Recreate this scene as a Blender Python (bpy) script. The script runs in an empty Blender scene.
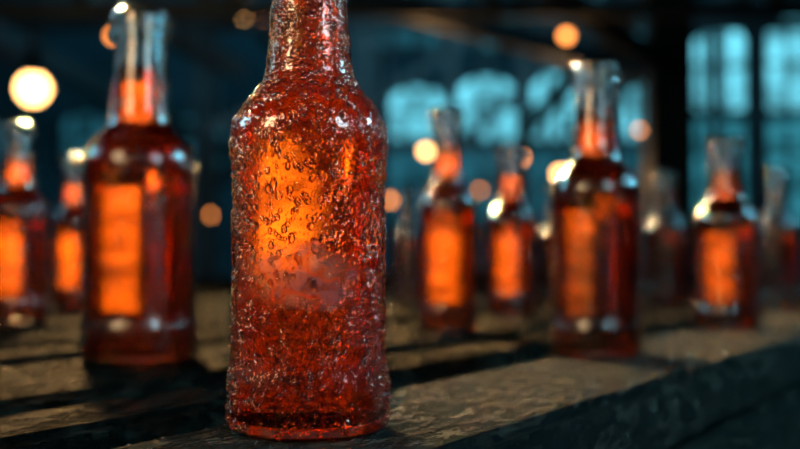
import bpy, math, random, bmesh
from mathutils import Vector, Matrix
random.seed(7)
S=bpy.context.scene
try:
    S.view_settings.view_transform='Standard'
except Exception as e: print(e)
F=1111.0; YH=250.0; H=0.0766
col=bpy.context.collection

# ---------- helpers ----------
def link(o,parent=None):
    col.objects.link(o)
    if parent: o.parent=parent
    return o
def mesh_obj(name,verts,faces,mat=None,smooth=False,parent=None):
    m=bpy.data.meshes.new(name); m.from_pydata(verts,[],faces); m.update()
    if smooth:
        for p in m.polygons: p.use_smooth=True
    if mat: m.materials.append(mat)
    return link(bpy.data.objects.new(name,m),parent)
def empty(name,loc=(0,0,0)):
    e=bpy.data.objects.new(name,None); e.location=loc; e.empty_display_size=.05
    return link(e)
def newmat(name):
    m=bpy.data.materials.new(name); m.use_nodes=True
    nt=m.node_tree; nt.nodes.clear()
    out=nt.nodes.new('ShaderNodeOutputMaterial')
    return m,nt,out
def N(nt,t,**k):
    n=nt.nodes.new(t)
    for a,b in k.items():
        if a in n.inputs.keys(): n.inputs[a].default_value=b
        else: setattr(n,a,b)
    return n
def mathn(nt,op,a,b=None,clamp=False):
    n=nt.nodes.new('ShaderNodeMath'); n.operation=op; n.use_clamp=clamp
    for i,v in enumerate((a,b)):
        if v is None: continue
        if isinstance(v,(int,float)): n.inputs[i].default_value=v
        else: nt.links.new(v,n.inputs[i])
    return n.outputs[0]
def ramp(nt,fac,stops):
    r=nt.nodes.new('ShaderNodeValToRGB'); el=r.color_ramp.elements
    while len(el)<len(stops): el.new(.5)
    for e,(p,c) in zip(el,stops):
        e.position=p; e.color=(*c,1)
    nt.links.new(fac,r.inputs[0]); return r.outputs[0]
def bead_height(nt,coord,scale,rad=.45):
    v=N(nt,'ShaderNodeTexVoronoi',Scale=scale)
    nt.links.new(coord,v.inputs['Vector'])
    sp=N(nt,'ShaderNodeSeparateColor'); nt.links.new(v.outputs['Color'],sp.inputs[0])
    r=mathn(nt,'MULTIPLY',sp.outputs[0],rad*1.3)
    h=mathn(nt,'SUBTRACT',r,v.outputs['Distance'])
    h=mathn(nt,'MAXIMUM',h,0.0)
    return mathn(nt,'POWER',h,.7)
def mixs(nt,f,a,bb):
    x=N(nt,'ShaderNodeMixShader')
    if isinstance(f,(int,float)): x.inputs[0].default_value=f
    else: nt.links.new(f,x.inputs[0])
    nt.links.new(a.outputs[0],x.inputs[1]); nt.links.new(bb.outputs[0],x.inputs[2]); return x

# ---------- materials ----------
def glass_shell(name,tint,bump=.6,dist=.0008,rough=.1,boost=1.0,add=0.0):
    m,nt,out=newmat(name)
    tc=N(nt,'ShaderNodeTexCoord').outputs['Object']
    h1=bead_height(nt,tc,700,.5); h2=bead_height(nt,tc,1400,.5)
    h=mathn(nt,'ADD',h1,mathn(nt,'MULTIPLY',h2,.6))
    b=N(nt,'ShaderNodeBump',Strength=bump,Distance=dist); nt.links.new(h,b.inputs['Height'])
    tr=N(nt,'ShaderNodeBsdfTransparent',Color=(*tint,1))
    gl=N(nt,'ShaderNodeBsdfGlossy',Color=(1,1,1,1),Roughness=rough); nt.links.new(b.outputs[0],gl.inputs['Normal'])
    fr=N(nt,'ShaderNodeFresnel',IOR=1.5); nt.links.new(b.outputs[0],fr.inputs['Normal'])
    f=mathn(nt,'ADD',mathn(nt,'MULTIPLY',fr.outputs[0],boost),add,True)
    mx=mixs(nt,f,tr,gl)
    nt.links.new(mx.outputs[0],out.inputs[0]); return m
def liquid(name,c1,c2,nscale,bump,dist,refr,tlw,rough=.02):
    m,nt,out=newmat(name)
    tc=N(nt,'ShaderNodeTexCoord').outputs['Object']
    no=N(nt,'ShaderNodeTexNoise',Scale=nscale,Detail=4.0,Roughness=.7); nt.links.new(tc,no.inputs['Vector'])
    h=mathn(nt,'ADD',bead_height(nt,tc,700,.5),mathn(nt,'MULTIPLY',bead_height(nt,tc,1400,.5),.6))
    b=N(nt,'ShaderNodeBump',Strength=bump,Distance=dist); nt.links.new(h,b.inputs['Height'])
    cr=ramp(nt,no.outputs[0],[(.46,c1),(.60,c2)])
    tl=N(nt,'ShaderNodeBsdfTranslucent'); nt.links.new(cr,tl.inputs[0])
    rf=N(nt,'ShaderNodeBsdfRefraction',Roughness=rough,IOR=1.33,Color=(*refr,1)); nt.links.new(b.outputs[0],rf.inputs['Normal'])
    tr=N(nt,'ShaderNodeBsdfTransparent',Color=(*refr,1))
    c=mixs(nt,.08,rf,tr); d=mixs(nt,tlw,c,tl)
    nt.links.new(d.outputs[0],out.inputs[0]); return m
def paper_mat(name,c,glow_oval=False,t=.85,box=None):
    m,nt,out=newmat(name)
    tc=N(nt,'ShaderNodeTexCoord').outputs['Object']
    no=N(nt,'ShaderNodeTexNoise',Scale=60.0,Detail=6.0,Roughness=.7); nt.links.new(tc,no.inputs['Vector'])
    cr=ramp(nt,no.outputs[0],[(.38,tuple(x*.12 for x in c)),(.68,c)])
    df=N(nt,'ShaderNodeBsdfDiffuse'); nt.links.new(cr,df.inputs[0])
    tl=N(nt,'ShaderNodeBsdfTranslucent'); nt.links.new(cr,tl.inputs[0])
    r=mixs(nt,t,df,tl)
    if glow_oval:  # oval fade puts the shape of the beer's glow into the paper
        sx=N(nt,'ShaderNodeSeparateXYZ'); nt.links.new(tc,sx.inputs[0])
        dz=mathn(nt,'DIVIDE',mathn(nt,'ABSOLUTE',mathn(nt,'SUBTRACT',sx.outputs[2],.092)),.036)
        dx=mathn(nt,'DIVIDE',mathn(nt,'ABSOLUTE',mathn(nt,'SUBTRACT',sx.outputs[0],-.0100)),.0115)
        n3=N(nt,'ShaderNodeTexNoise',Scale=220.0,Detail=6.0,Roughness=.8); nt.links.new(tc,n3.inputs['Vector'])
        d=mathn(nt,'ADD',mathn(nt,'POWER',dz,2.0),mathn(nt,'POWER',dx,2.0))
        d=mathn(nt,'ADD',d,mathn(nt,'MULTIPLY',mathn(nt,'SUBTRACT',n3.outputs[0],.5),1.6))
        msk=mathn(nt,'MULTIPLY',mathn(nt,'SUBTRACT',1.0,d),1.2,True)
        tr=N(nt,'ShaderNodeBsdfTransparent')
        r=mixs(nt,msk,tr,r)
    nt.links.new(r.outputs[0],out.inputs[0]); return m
def print_mat(name):
    m,nt,out=newmat(name)
    tc=N(nt,'ShaderNodeTexCoord')
    uv=N(nt,'ShaderNodeSeparateXYZ'); nt.links.new(tc.outputs['Object'],uv.inputs[0])
    n2=N(nt,'ShaderNodeTexNoise',Scale=85.0,Detail=1.0); nt.links.new(tc.outputs['Object'],n2.inputs['Vector'])
    dz=mathn(nt,'DIVIDE',mathn(nt,'ABSOLUTE',mathn(nt,'SUBTRACT',uv.outputs[2],.0655)),.016)
    dx=mathn(nt,'DIVIDE',mathn(nt,'ABSOLUTE',mathn(nt,'SUBTRACT',uv.outputs[0],-.001)),.026)
    d=mathn(nt,'ADD',mathn(nt,'POWER',dz,2.0),mathn(nt,'POWER',dx,2.0))
    d=mathn(nt,'ADD',d,mathn(nt,'MULTIPLY',mathn(nt,'SUBTRACT',n2.outputs[0],.5),2.4))
    msk=mathn(nt,'MULTIPLY',mathn(nt,'SUBTRACT',1.0,d),1.1,True); msk=mathn(nt,'MULTIPLY',msk,.62)
    lc=ramp(nt,n2.outputs[0],[(.40,(.45,.18,.18)),(.48,(.95,.14,.04)),(.55,(.75,.28,.18)),(.64,(.8,.55,.42))])
    df=N(nt,'ShaderNodeBsdfDiffuse'); nt.links.new(lc,df.inputs[0])
    tl=N(nt,'ShaderNodeBsdfTranslucent'); nt.links.new(lc,tl.inputs[0])
    tr=N(nt,'ShaderNodeBsdfTransparent')
    r=mixs(nt,msk,tr,mixs(nt,.3,df,tl))
    nt.links.new(r.outputs[0],out.inputs[0]); return m
def drop_mat():
    m,nt,out=newmat('water_drop')
    g=N(nt,'ShaderNodeBsdfGlass',IOR=1.33,Roughness=.0,Color=(1,.98,.96,1))
    nt.links.new(g.outputs[0],out.inputs[0]); return m
def slat_mat(name,c1,c2,gw,rough,lo=.3,hi=4.0,bd=.003):
    m,nt,out=newmat(name)
    tc=N(nt,'ShaderNodeTexCoord').outputs['Object']
    mp=N(nt,'ShaderNodeMapping'); mp.inputs['Scale'].default_value=(1,.35,1); nt.links.new(tc,mp.inputs[0])
    g=N(nt,'ShaderNodeTexNoise',Scale=70.0,Detail=9.0,Roughness=.75); nt.links.new(mp.outputs[0],g.inputs['Vector'])
    f=N(nt,'ShaderNodeTexNoise',Scale=420.0,Detail=5.0,Roughness=.75); nt.links.new(tc,f.inputs['Vector'])
    w=N(nt,'ShaderNodeTexNoise',Scale=130.0,Detail=6.0,Roughness=.75); nt.links.new(mp.outputs[0],w.inputs['Vector'])
    cr=ramp(nt,g.outputs[0],[(.35,c1),(.68,c2)])
    h=mathn(nt,'ADD',mathn(nt,'MULTIPLY',g.outputs[0],.7),mathn(nt,'MULTIPLY',f.outputs[0],1.0))
    h=mathn(nt,'ADD',h,bead_height(nt,tc,350,.4))
    b=N(nt,'ShaderNodeBump',Strength=1.0,Distance=bd); nt.links.new(h,b.inputs['Height'])
    df=N(nt,'ShaderNodeBsdfDiffuse'); nt.links.new(cr,df.inputs[0]); nt.links.new(b.outputs[0],df.inputs['Normal'])
    gl=N(nt,'ShaderNodeBsdfGlossy',Roughness=rough,Color=(1,.86,.66,1)); nt.links.new(b.outputs[0],gl.inputs['Normal'])
    wet=ramp(nt,w.outputs[0],[(.46,(gw*lo,)*3),(.56,(gw,)*3),(.66,(gw*hi,)*3)])
    nt.links.new(mixs(nt,wet,df,gl).outputs[0],out.inputs[0]); return m
def simple(name,c1,c2,rough=.6,scale=4.0,metal=0.0):
    m,nt,out=newmat(name)
    tc=N(nt,'ShaderNodeTexCoord').outputs['Object']
    g=N(nt,'ShaderNodeTexNoise',Scale=scale,Detail=6.0); nt.links.new(tc,g.inputs['Vector'])
    cr=ramp(nt,g.outputs[0],[(.35,c1),(.65,c2)])
    p=N(nt,'ShaderNodeBsdfPrincipled',Roughness=rough,Metallic=metal); nt.links.new(cr,p.inputs['Base Color'])
    nt.links.new(p.outputs[0],out.inputs[0]); return m
def emit(name,c,s,noise=None):
    m,nt,out=newmat(name)
    e=N(nt,'ShaderNodeEmission',Strength=s); e.inputs[0].default_value=(*c,1)
    if noise:
        tc=N(nt,'ShaderNodeTexCoord').outputs['Object']
        g=N(nt,'ShaderNodeTexNoise',Scale=noise,Detail=4.0); nt.links.new(tc,g.inputs['Vector'])
        cr=ramp(nt,g.outputs[0],[(.35,tuple(x*.25 for x in c)),(.62,c)])
        nt.links.new(cr,e.inputs[0])
    nt.links.new(e.outputs[0],out.inputs[0]); return m

AMB=(.94,.38,.085)
M_shell=glass_shell('wet_glass',(.98,.93,.88),.35,.0004,.05,1.0,.012)
M_shell_bg=glass_shell('wet_glass_plain',(.70,.78,.80),.3,.0006,.06,1.1,.01)
M_liq=liquid('amber_beer',(.01,.0006,.0001),(1,.15,.012),420.0,.3,.0004,(.97,.46,.12),.065,.08)  # fine dark-to-bright speckle in the colour stands in for bead sparkle
M_liq_bg=liquid('amber_beer_deep',(.05,.004,.0005),(.35,.033,.003),60.0,.25,.0006,AMB,.04,.09)
M_glow_card=paper_mat('glow_card_paper',(1,.9,.68))  # paper of the added cards that make the beer seem to glow
M_glow_oval=paper_mat('glow_oval_paper',(1,.97,.8),True,.97)  # added card, masked to the oval of the beer's glow
M_print=print_mat('faded_print')
M_drop=drop_mat()
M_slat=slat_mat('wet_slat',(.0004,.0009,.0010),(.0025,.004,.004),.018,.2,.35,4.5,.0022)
M_rail=slat_mat('wet_beam',(.001,.0028,.0034),(.009,.016,.018),.038,.17,.35,5.0,.003)
M_steel=simple('dark_steel',(.003,.008,.010),(.010,.022,.027),.5,3.0)
M_wall=simple('factory_wall',(.010,.058,.078),(.035,.135,.175),.8,.6)
M_floor=simple('factory_floor',(.008,.014,.016),(.02,.03,.032),.35,1.5)
M_ceil=simple('factory_ceiling',(.008,.02,.025),(.015,.04,.045),.8,1.0)
M_win=emit('daylit_pane',(.16,.70,.88),1.8,1.9)
M_win2=emit('daylit_pane_dim',(.035,.26,.37),.6,1.9)
M_win3=emit('daylit_pane_mid',(.05,.38,.50),.95,1.9)
M_bulb=emit('bulb_warm',(1,.5,.16),12)
M_bulb2=emit('bulb_amber',(1,.30,.06),7)

# ---------- bottle ----------
PROF=[(0,.0),(0.0,.80),(.003,.93),(.010,.985),(.022,1.0),(.085,1.0),(.10,.99),(.122,.955),(.15,.94),(.30,.935),(.47,.935),(.50,.945),(.522,.962),(.55,.972),(.57,.962),(.588,.935),(.602,.89),(.616,.83),(.631,.75),(.645,.67),(.66,.60),(.675,.55),(.70,.515),(.744,.485),(.80,.465),(.85,.45),(.90,.445),(.915,.44),(.917,.49),(.922,.52),(.932,.525),(.940,.50),(.944,.48),(.952,.52),(.985,.525),(.995,.50),(1.0,.46),(.998,.41),(.98,.38),(.90,.37),(.84,.375)]
def prof_r(t):
    P=PROF[1:37]
    for (a,ra),(b,rb) in zip(P,P[1:]):
        if a<=t<=b and b>a: return ra+(rb-ra)*(t-a)/(b-a)
    return .4
def dense(pts,step=.006):
    o=[pts[0]]
    for a,b in zip(pts,pts[1:]):
        k=max(1,int(abs(b[0]-a[0])/step))
        for i in range(1,k+1):
            o.append((a[0]+(b[0]-a[0])*i/k,a[1]+(b[1]-a[1])*i/k))
    return o
def lathe(name,pts,h,R,seg,mat,parent,close_top=False):
    vs=[];fs=[]
    for t,r in pts:
        for i in range(seg):
            a=2*math.pi*i/seg; vs.append((r*R*math.cos(a),r*R*math.sin(a),t*h))
    for j in range(len(pts)-1):
        for i in range(seg):
            k=(i+1)%seg
            fs.append((j*seg+i,j*seg+k,(j+1)*seg+k,(j+1)*seg+i))
    if close_top: fs.append(tuple((len(pts)-1)*seg+i for i in range(seg)))
    return mesh_obj(name,vs,fs,mat,True,parent)
def patch(name,t0,t1,a0,a1,h,R,mat,parent,off):
    vs=[];fs=[];nu=40;nv=16
    for j in range(nv+1):
        t=t0+(t1-t0)*j/nv
        for i in range(nu+1):
            a=math.radians(a0+(a1-a0)*i/nu); r=prof_r(t)*R+off
            vs.append((r*math.cos(a),r*math.sin(a),t*h))
    for j in range(nv):
        for i in range(nu):
            q=j*(nu+1)+i; fs.append((q,q+1,q+nu+2,q+nu+1))
    return mesh_obj(name,vs,fs,mat,True,parent)
def ico(s):
    bm=bmesh.new(); bmesh.ops.create_icosphere(bm,subdivisions=s,radius=1)
    v=[x.co.copy() for x in bm.verts]; f=[[w.index for w in x.verts] for x in bm.faces]; bm.free(); return v,f
IV,IF=ico(2)
def drops(name,n,placer,parent):
    vs=[];fs=[]
    for _ in range(n):
        c,nr,r,fl,st=placer()
        nr=nr.normalized(); up=Vector((0,0,1)) if abs(nr.z)<.9 else Vector((0,1,0))
        tx=up.cross(nr).normalized(); ty=nr.cross(tx)
        b=len(vs)
        for v in IV:
            p=c+tx*(v.x*r)+ty*(v.y*r*st)+nr*(v.z*r*fl); vs.append(tuple(p))
        fs+= [[b+i for i in f] for f in IF]
    return mesh_obj(name,vs,fs,M_drop,True,parent)

def bottle(px,ybase,ytop,wpx,main=False,glow_arc=(-2,17),neck=(-12,14),back=True,wet=400,top=.505,bot=.12):
    R=.034
    for _ in range(4):
        d=85.1/(ybase-YH)+R; R=wpx/2*d/F
    h=(ybase-ytop)*d/F
    X=(px-400)/F*d
    e=empty('beer_bottle',(X,d,0.0006))
    brg=math.degrees(math.atan2(d,X))
    seg=128 if main else 64
    p=dense(PROF)
    lathe('glass_shell',p,h,R,seg,M_shell if main else M_shell_bg,e)
    lp=[(.018,0.001)]+[(max(t,.02),max(0.01,r-(.05 if main else .10))) for t,r in PROF[2:26] if t>.005]
    lp=[q for q in lp if q[0]<.835]+[(.835,.37),(.836,.001)]
    lathe('beer',dense(lp),h,R,seg,M_liq if main else M_liq_bg,e,True)
    if main: patch('back_glow_card',.12,.60,brg-12,brg+38,h,R,M_glow_oval,e,.0003)  # added behind the beer, its oval stands in for the glow
    elif back: patch('back_glow_card',bot,top,brg+glow_arc[0],brg+glow_arc[1],h,R,M_glow_card,e,.0003)  # added card behind the beer, seen through it as the glow
    if back and neck: patch('neck_glow_card',.67,.80,brg+neck[0],brg+neck[1],h,R,M_glow_card,e,.0003)  # small added card for the glow in the neck
    def pl():
        t=random.random()**.9*.97+.01; a=random.uniform(-math.pi*1.02,math.pi*.08)
        r=prof_r(t)*R
        dr=(prof_r(min(t+.005,.99))-prof_r(max(t-.005,.005)))*R/(.01*h)
        nr=Vector((math.cos(a),math.sin(a),-max(-3,min(3,dr))))
        s=random.choice([.0003,.0003,.0004,.0004,.0005,.0006,.0008,.0011,.0015] if main else [.0006,.0009,.0012])*random.uniform(.8,1.2)
        return Vector((r*math.cos(a),r*math.sin(a),t*h)),nr,s,.65,random.choice([1,1,1.2,1.5])
    if main:
        patch('print',.232,.38,-170,-10,h,R,M_print,e,.0002)
        drops('condensation',5200,pl,e)
    else:
        drops('condensation',wet,pl,e)
bottle(309,443,-75,161,True,neck=None)
bottle(140,366,18,116,glow_arc=(1,17),neck=(-6,14))
bottle(18,325,125,62,neck=(-8,12))
bottle(74,308,158,44,glow_arc=(-4,14),neck=(-6,10))
bottle(448,334,110,60,glow_arc=(-10,15))
bottle(511,318,146,50,glow_arc=(-8,13))
bottle(596,360,68,92,glow_arc=(2,19),neck=(-6,14),wet=500)
bottle(665,306,172,46,back=False)
bottle(726,330,140,66,glow_arc=(-6,14),neck=(-6,12))
bottle(776,312,168,44,back=False)
bottle(556,304,186,36,back=False)
bottle(408,304,190,34,back=False)

# ---------- rack of slats ----------
ang=math.radians(31); u=Vector((math.sin(ang),math.cos(ang),0)); n=Vector((math.cos(ang),-math.sin(ang),0))
rack=empty('slatted_rack')
def slat(n0,n1,z0,z1,mat,s0=-1.6,s1=5.0,name='slat',bev=.004):
    w=abs(n1-n0); L=s1-s0
    bm=bmesh.new(); bmesh.ops.create_cube(bm,size=1)
    bmesh.ops.scale(bm,vec=(w,L,z1-z0),verts=bm.verts)
    bmesh.ops.bevel(bm,geom=[e for e in bm.edges if abs((e.verts[0].co-e.verts[1].co).y)>.5],offset=bev,segments=3,affect='EDGES')
    m=bpy.data.meshes.new(name); bm.to_mesh(m); bm.free(); m.materials.append(mat)
    o=bpy.data.objects.new(name,m); link(o,rack)
    c=n*((n0+n1)/2)+u*((s0+s1)/2); o.location=(c.x,c.y,(z0+z1)/2); o.rotation_euler=(0,0,-ang)
    return o
slat(-.2065,-.3215,-.045,0,M_rail,name='front_beam',bev=.005)
for a,b in ((-.370,-.425),(-.465,-.600),(-.650,-.705),(-.75,-.83),(-.885,-.99),(-1.03,-1.07),(-1.10,-1.20),(-1.25,-1.34),(-1.39,-1.48),(-1.54,-1.64),(-1.69,-1.8),(-1.86,-1.96),(-2.02,-2.12)):
    slat(a,b,-.035,0,M_slat,name='slat')
slat(-.18,-.30,-.16,-.052,M_rail,name='lower_beam')
for i,s in enumerate([-1.2,0.1,1.4,2.7,4.2]):
    c=n*-1.2+u*s
    bm=bmesh.new(); bmesh.ops.create_cube(bm,size=1); bmesh.ops.scale(bm,vec=(1.78,.08,.1),verts=bm.verts)
    m=bpy.data.meshes.new('joist'); bm.to_mesh(m); bm.free(); m.materials.append(M_steel)
    o=bpy.data.objects.new('joist',m); link(o,rack); o.location=(c.x,c.y,-.086); o.rotation_euler=(0,0,-ang)
    for nn in (-.36,-2.05):
        bm=bmesh.new(); bmesh.ops.create_cube(bm,size=1); bmesh.ops.scale(bm,vec=(.08,.08,.765),verts=bm.verts)
        m=bpy.data.meshes.new('leg'); bm.to_mesh(m); bm.free(); m.materials.append(M_steel)
        o=bpy.data.objects.new('leg',m); link(o,rack); c2=n*nn+u*s; o.location=(c2.x,c2.y,-.5175); o.rotation_euler=(0,0,-ang)
def pl2():
    nn=random.uniform(-.318,-.210); s=random.uniform(.15,1.3)
    c=n*nn+u*s
    return Vector((c.x,c.y,0.0)),Vector((0,0,1)),random.uniform(.0004,.0013),.35,random.uniform(.8,1.3)
drops('water_droplets',4200,pl2,rack)

# ---------- hall ----------
def boxes(name,items,mat,parent=None):
    vs=[];fs=[]
    for a,b,w,hh in items:
        a=Vector(a);b=Vector(b);d=(b-a).normalized()
        up=Vector((0,0,1)) if abs(d.z)<.95 else Vector((0,1,0))
        x=d.cross(up).normalized()*w/2; y=x.cross(d).normalized()*hh/2
        q=len(vs)
        for p in (a,b):
            for sx,sy in ((-1,-1),(1,-1),(1,1),(-1,1)): vs.append(tuple(p+x*sx+y*sy))
        fs+=[(q,q+1,q+2,q+3),(q+7,q+6,q+5,q+4)]+[(q+i,q+4+i,q+4+(i+1)%4,q+(i+1)%4) for i in range(4)]
    return mesh_obj(name,vs,fs,mat,False,parent)
def P(px,py,y): return ((px-400)/F*y,y,(YH-py)/F*y+H)
ZF=-.9; ZC=5.6; YB=20; XL=-9; XR=10
def quad(name,a,b,mat):
    (x0,y0,z0),(x1,y1,z1)=a,b
    vs=[(x0,y0,z0),(x1,y0,z0),(x1,y1,z0),(x0,y1,z0),(x0,y0,z1),(x1,y0,z1),(x1,y1,z1),(x0,y1,z1)]
    fs=[(3,2,1,0),(4,5,6,7),(0,1,5,4),(1,2,6,5),(2,3,7,6),(3,0,4,7)]
    return mesh_obj(name,vs,fs,mat)
quad('floor',(XL,-4,ZF-.1),(XR,YB,ZF),M_floor)
quad('ceiling',(XL,-4,ZC),(XR,YB,ZC+.1),M_ceil)
quad('wall_back',(XL,YB,ZF),(XR,YB+.2,ZC),M_wall)
quad('wall_left',(XL-.2,-4,ZF),(XL,YB,ZC),M_wall)
quad('wall_right',(XR,-4,ZF),(XR+.2,YB,ZC),M_wall)
wi=0
def window(px0,px1,py0,py1,mat,arch=True,y=YB):
    global wi; wi+=1
    k=(y-.06)/F
    x0,x1=(px0-400)*k,(px1-400)*k; z1,z0=(YH-py0)*k+H,(YH-py1)*k+H
    e=empty('window_%d'%wi,((x0+x1)/2,y-.03,z0)); w=(x1-x0)/2; h=z1-z0
    pts=[(-w,0),(w,0)]
    if arch:
        zz=h-w*.6
        pts+=[(w*math.cos(t*math.pi/14),zz+.6*w*math.sin(t*math.pi/14)) for t in range(15)]
    else: pts+=[(w,h),(-w,h)]
    mesh_obj('pane',[(p[0],0,p[1]) for p in pts],[tuple(range(len(pts)))],mat,False,e)
    it=[]
    for p,q in zip(pts,pts[1:]+pts[:1]):
        if (Vector(p)-Vector(q)).length>1e-4: it.append(((p[0],-.02,p[1]),(q[0],-.02,q[1]),.1,.1))
    for i in (-.33,.33): it.append(((w*i,-.02,0),(w*i,-.02,h*.93),.1,.1))
    nz=max(2,int(h/.6))
    for j in range(1,nz): it.append(((-w,-.02,h*j/nz),(w,-.02,h*j/nz),.06,.06))
    boxes('frame',it,M_steel,e)
window(683,748,20,112,M_win); window(766,832,14,112,M_win)
window(683,748,118,225,M_win3,False); window(766,832,118,225,M_win3,False)
for a,b,t in ((388,448,84),(456,518,74),(530,582,70),(606,656,74)):
    window(a,b,t,142,M_win)
for a,b in ((388,448),(456,518),(530,582),(606,656)):
    window(a,b,148,225,M_win2,False)
window(60,110,110,165,M_win2); window(-10,30,120,170,M_win2); window(180,225,110,170,M_win2)
window(480,540,5,50,M_win3); window(590,650,0,50,M_win3); window(370,440,8,48,M_win2)
for ti,(y,z,dz,st) in enumerate([(6.2,1.42,.7,.8),(9,1.9,.8,.9),(12.5,2.75,1.0,1.1)]):
    it=[((XL,y,z),(XR,y,z),.08,.08),((XL,y,z+dz),(XR,y,z+dz),.08,.08)]
    x=XL; up=True
    while x<XR-st:
        a,b=(z,z+dz) if up else (z+dz,z)
        it.append(((x,y,a),(x+st,y,b),.06,.06)); up=not up; x+=st
    boxes('roof_truss',it,M_steel)
for x0,z0,z1 in ((-3.2,1.7,1.7),(-1.4,2.1,2.1),(1.6,1.9,1.9),(2.6,2.2,2.2)):
    boxes('crane_rail',[((x0,3,z0),(x0+.4,YB-.6,z1),.12,.2)],M_steel)
boxes('roof_brace',[(P(350,-10,7),P(668,78,9),.12,.16)],M_steel)
boxes('roof_brace',[(P(540,-20,6.5),P(668,70,7.4),.1,.14)],M_steel)
boxes('roof_brace',[(P(452,150,15),P(600,20,15),.14,.14)],M_steel)
boxes('roof_brace',[(P(360,110,16),P(480,30,16),.14,.14)],M_steel)
boxes('roof_brace',[(P(80,-10,8),P(240,70,10),.12,.16)],M_steel)
boxes('roof_brace',[(P(205,130,12),P(365,60,13),.12,.12)],M_steel)
boxes('roof_brace',[(P(668,40,12),P(830,-10,12),.12,.12)],M_steel)
for px,y,w in ((669,7.5,.25),(716,11,.05),(758,13,.16),(365,15,.3),(594,14.5,.2),(205,13,.25),(-40,9,.3),(524,17,.2),(451,16,.14)):
    x=(px-400)/F*y
    boxes('steel_column',[((x-w/2,y,ZF),(x-w/2,y,ZC),.04,w),((x+w/2,y,ZF),(x+w/2,y,ZC),.04,w),((x,y,ZF),(x,y,ZC),w,.03)],M_steel)
# lamps
def lamp(px,py,y,r,mat,power=0,c=(1,.55,.22)):
    x=(px-400)/F*y; z=(YH-py)/F*y+H
    e=empty('pendant_lamp',(x,y,z))
    vs=[];fs=[];seg=24
    prof=[(r*.35,r*2.6),(r*.45,r*2.3),(r*.6,r*1.3),(r*.9,r*.8),(r*.85,r*.75)]
    for rr,zz in prof:
        for i in range(seg): vs.append((rr*math.cos(2*math.pi*i/seg),rr*math.sin(2*math.pi*i/seg),zz))
    for j in range(len(prof)-1):
        for i in range(seg):
            k=(i+1)%seg; fs.append((j*seg+i,j*seg+k,(j+1)*seg+k,(j+1)*seg+i))
    mesh_obj('socket',vs,fs,M_steel,True,e)
    mesh_obj('bulb',[tuple(v*r) for v in IV],IF,mat,True,e)
    boxes('cord',[((0,0,r*2.4),(0,0,ZC-z),.02,.02)],M_steel,e)
    if power:
        l=bpy.data.lights.new('glow','POINT'); l.energy=power; l.color=c; l.shadow_soft_size=r
        lo=bpy.data.objects.new('glow',l); link(lo,e); lo.location=(0,0,-r*1.3)
lamp(32,88,5,.07,M_bulb,40)
lamp(112,35,7,.03,M_bulb2)
lamp(243,14,8,.035,M_bulb); lamp(262,22,9,.03,M_bulb2)
lamp(426,151,9,.04,M_bulb,20); lamp(520,157,11,.05,M_bulb2); lamp(560,173,10,.045,M_bulb,20)
lamp(567,35,6,.03,M_bulb2); lamp(390,200,12,.04,M_bulb2); lamp(158,172,10,.03,M_bulb2); lamp(212,215,13,.04,M_bulb2)
lamp(640,130,12,.03,M_bulb2); lamp(457,207,12,.03,M_bulb2); lamp(715,186,9,.02,M_bulb)
lamp(206,150,14,.03,M_bulb2); lamp(492,232,14,.03,M_bulb2); lamp(626,214,13,.03,M_bulb2); lamp(8,150,10,.03,M_bulb2); lamp(480,190,14,.03,M_bulb2)

# ---------- lights ----------
def light(t,name,loc,tgt,en,c,size=.2,spot=60):
    l=bpy.data.lights.new(name,t); l.energy=en; l.color=c
    if t=='AREA': l.size=size
    else: l.shadow_soft_size=size
    if t=='SPOT': l.spot_size=math.radians(spot); l.spot_blend=.5
    o=bpy.data.objects.new(name,l); link(o); o.location=loc
    o.rotation_euler=(Vector(tgt)-Vector(loc)).to_track_quat('-Z','Y').to_euler()
light('SPOT','warm_backlight',(-.7,2.4,1.1),(0,.8,.05),1250,(1,.64,.30),.08,70)  # added spot, unseen above the frame, lights the glow cards from behind
light('AREA','warm_glint_light',(-.55,.12,.42),(-.04,.47,.12),4.5,(1,.66,.36),.2)  # added area lamp at front left, for warm glints on the drops
light('AREA','cool_glint_light',(.42,.15,.40),(-.04,.47,.12),2,(.5,.86,1),.18)  # added area lamp at front right, for cool glints on the drops
light('AREA','teal_rim_light',(2.0,1.3,1.1),(.1,.7,0),40,(.22,.74,1),.4)  # added area lamp out of view, teal rim on the right of bottles
light('AREA','teal_rim_light',(-2.4,1.6,1.2),(.0,.8,0),22,(.22,.74,1),.5)  # its added counterpart for the left rims
light('AREA','teal_hall_light',(1,9,5),(0,14,1),520,(.22,.72,1),4)  # teal area lamp below the ceiling, aimed at the hall's far end
w=bpy.data.worlds.new('World'); S.world=w; w.use_nodes=True
w.node_tree.nodes['Background'].inputs[0].default_value=(.02,.07,.09,1)
w.node_tree.nodes['Background'].inputs[1].default_value=.25

cam=bpy.data.cameras.new('camera'); cam.lens=50; cam.sensor_width=36
co=bpy.data.objects.new('camera',cam); link(co); co.location=(0,0,H)
co.rotation_euler=(math.radians(90)+math.atan((YH-224.5)/F),0,0)
cam.dof.use_dof=True; cam.dof.focus_distance=.445; cam.dof.aperture_fstop=5.5
S.camera=co
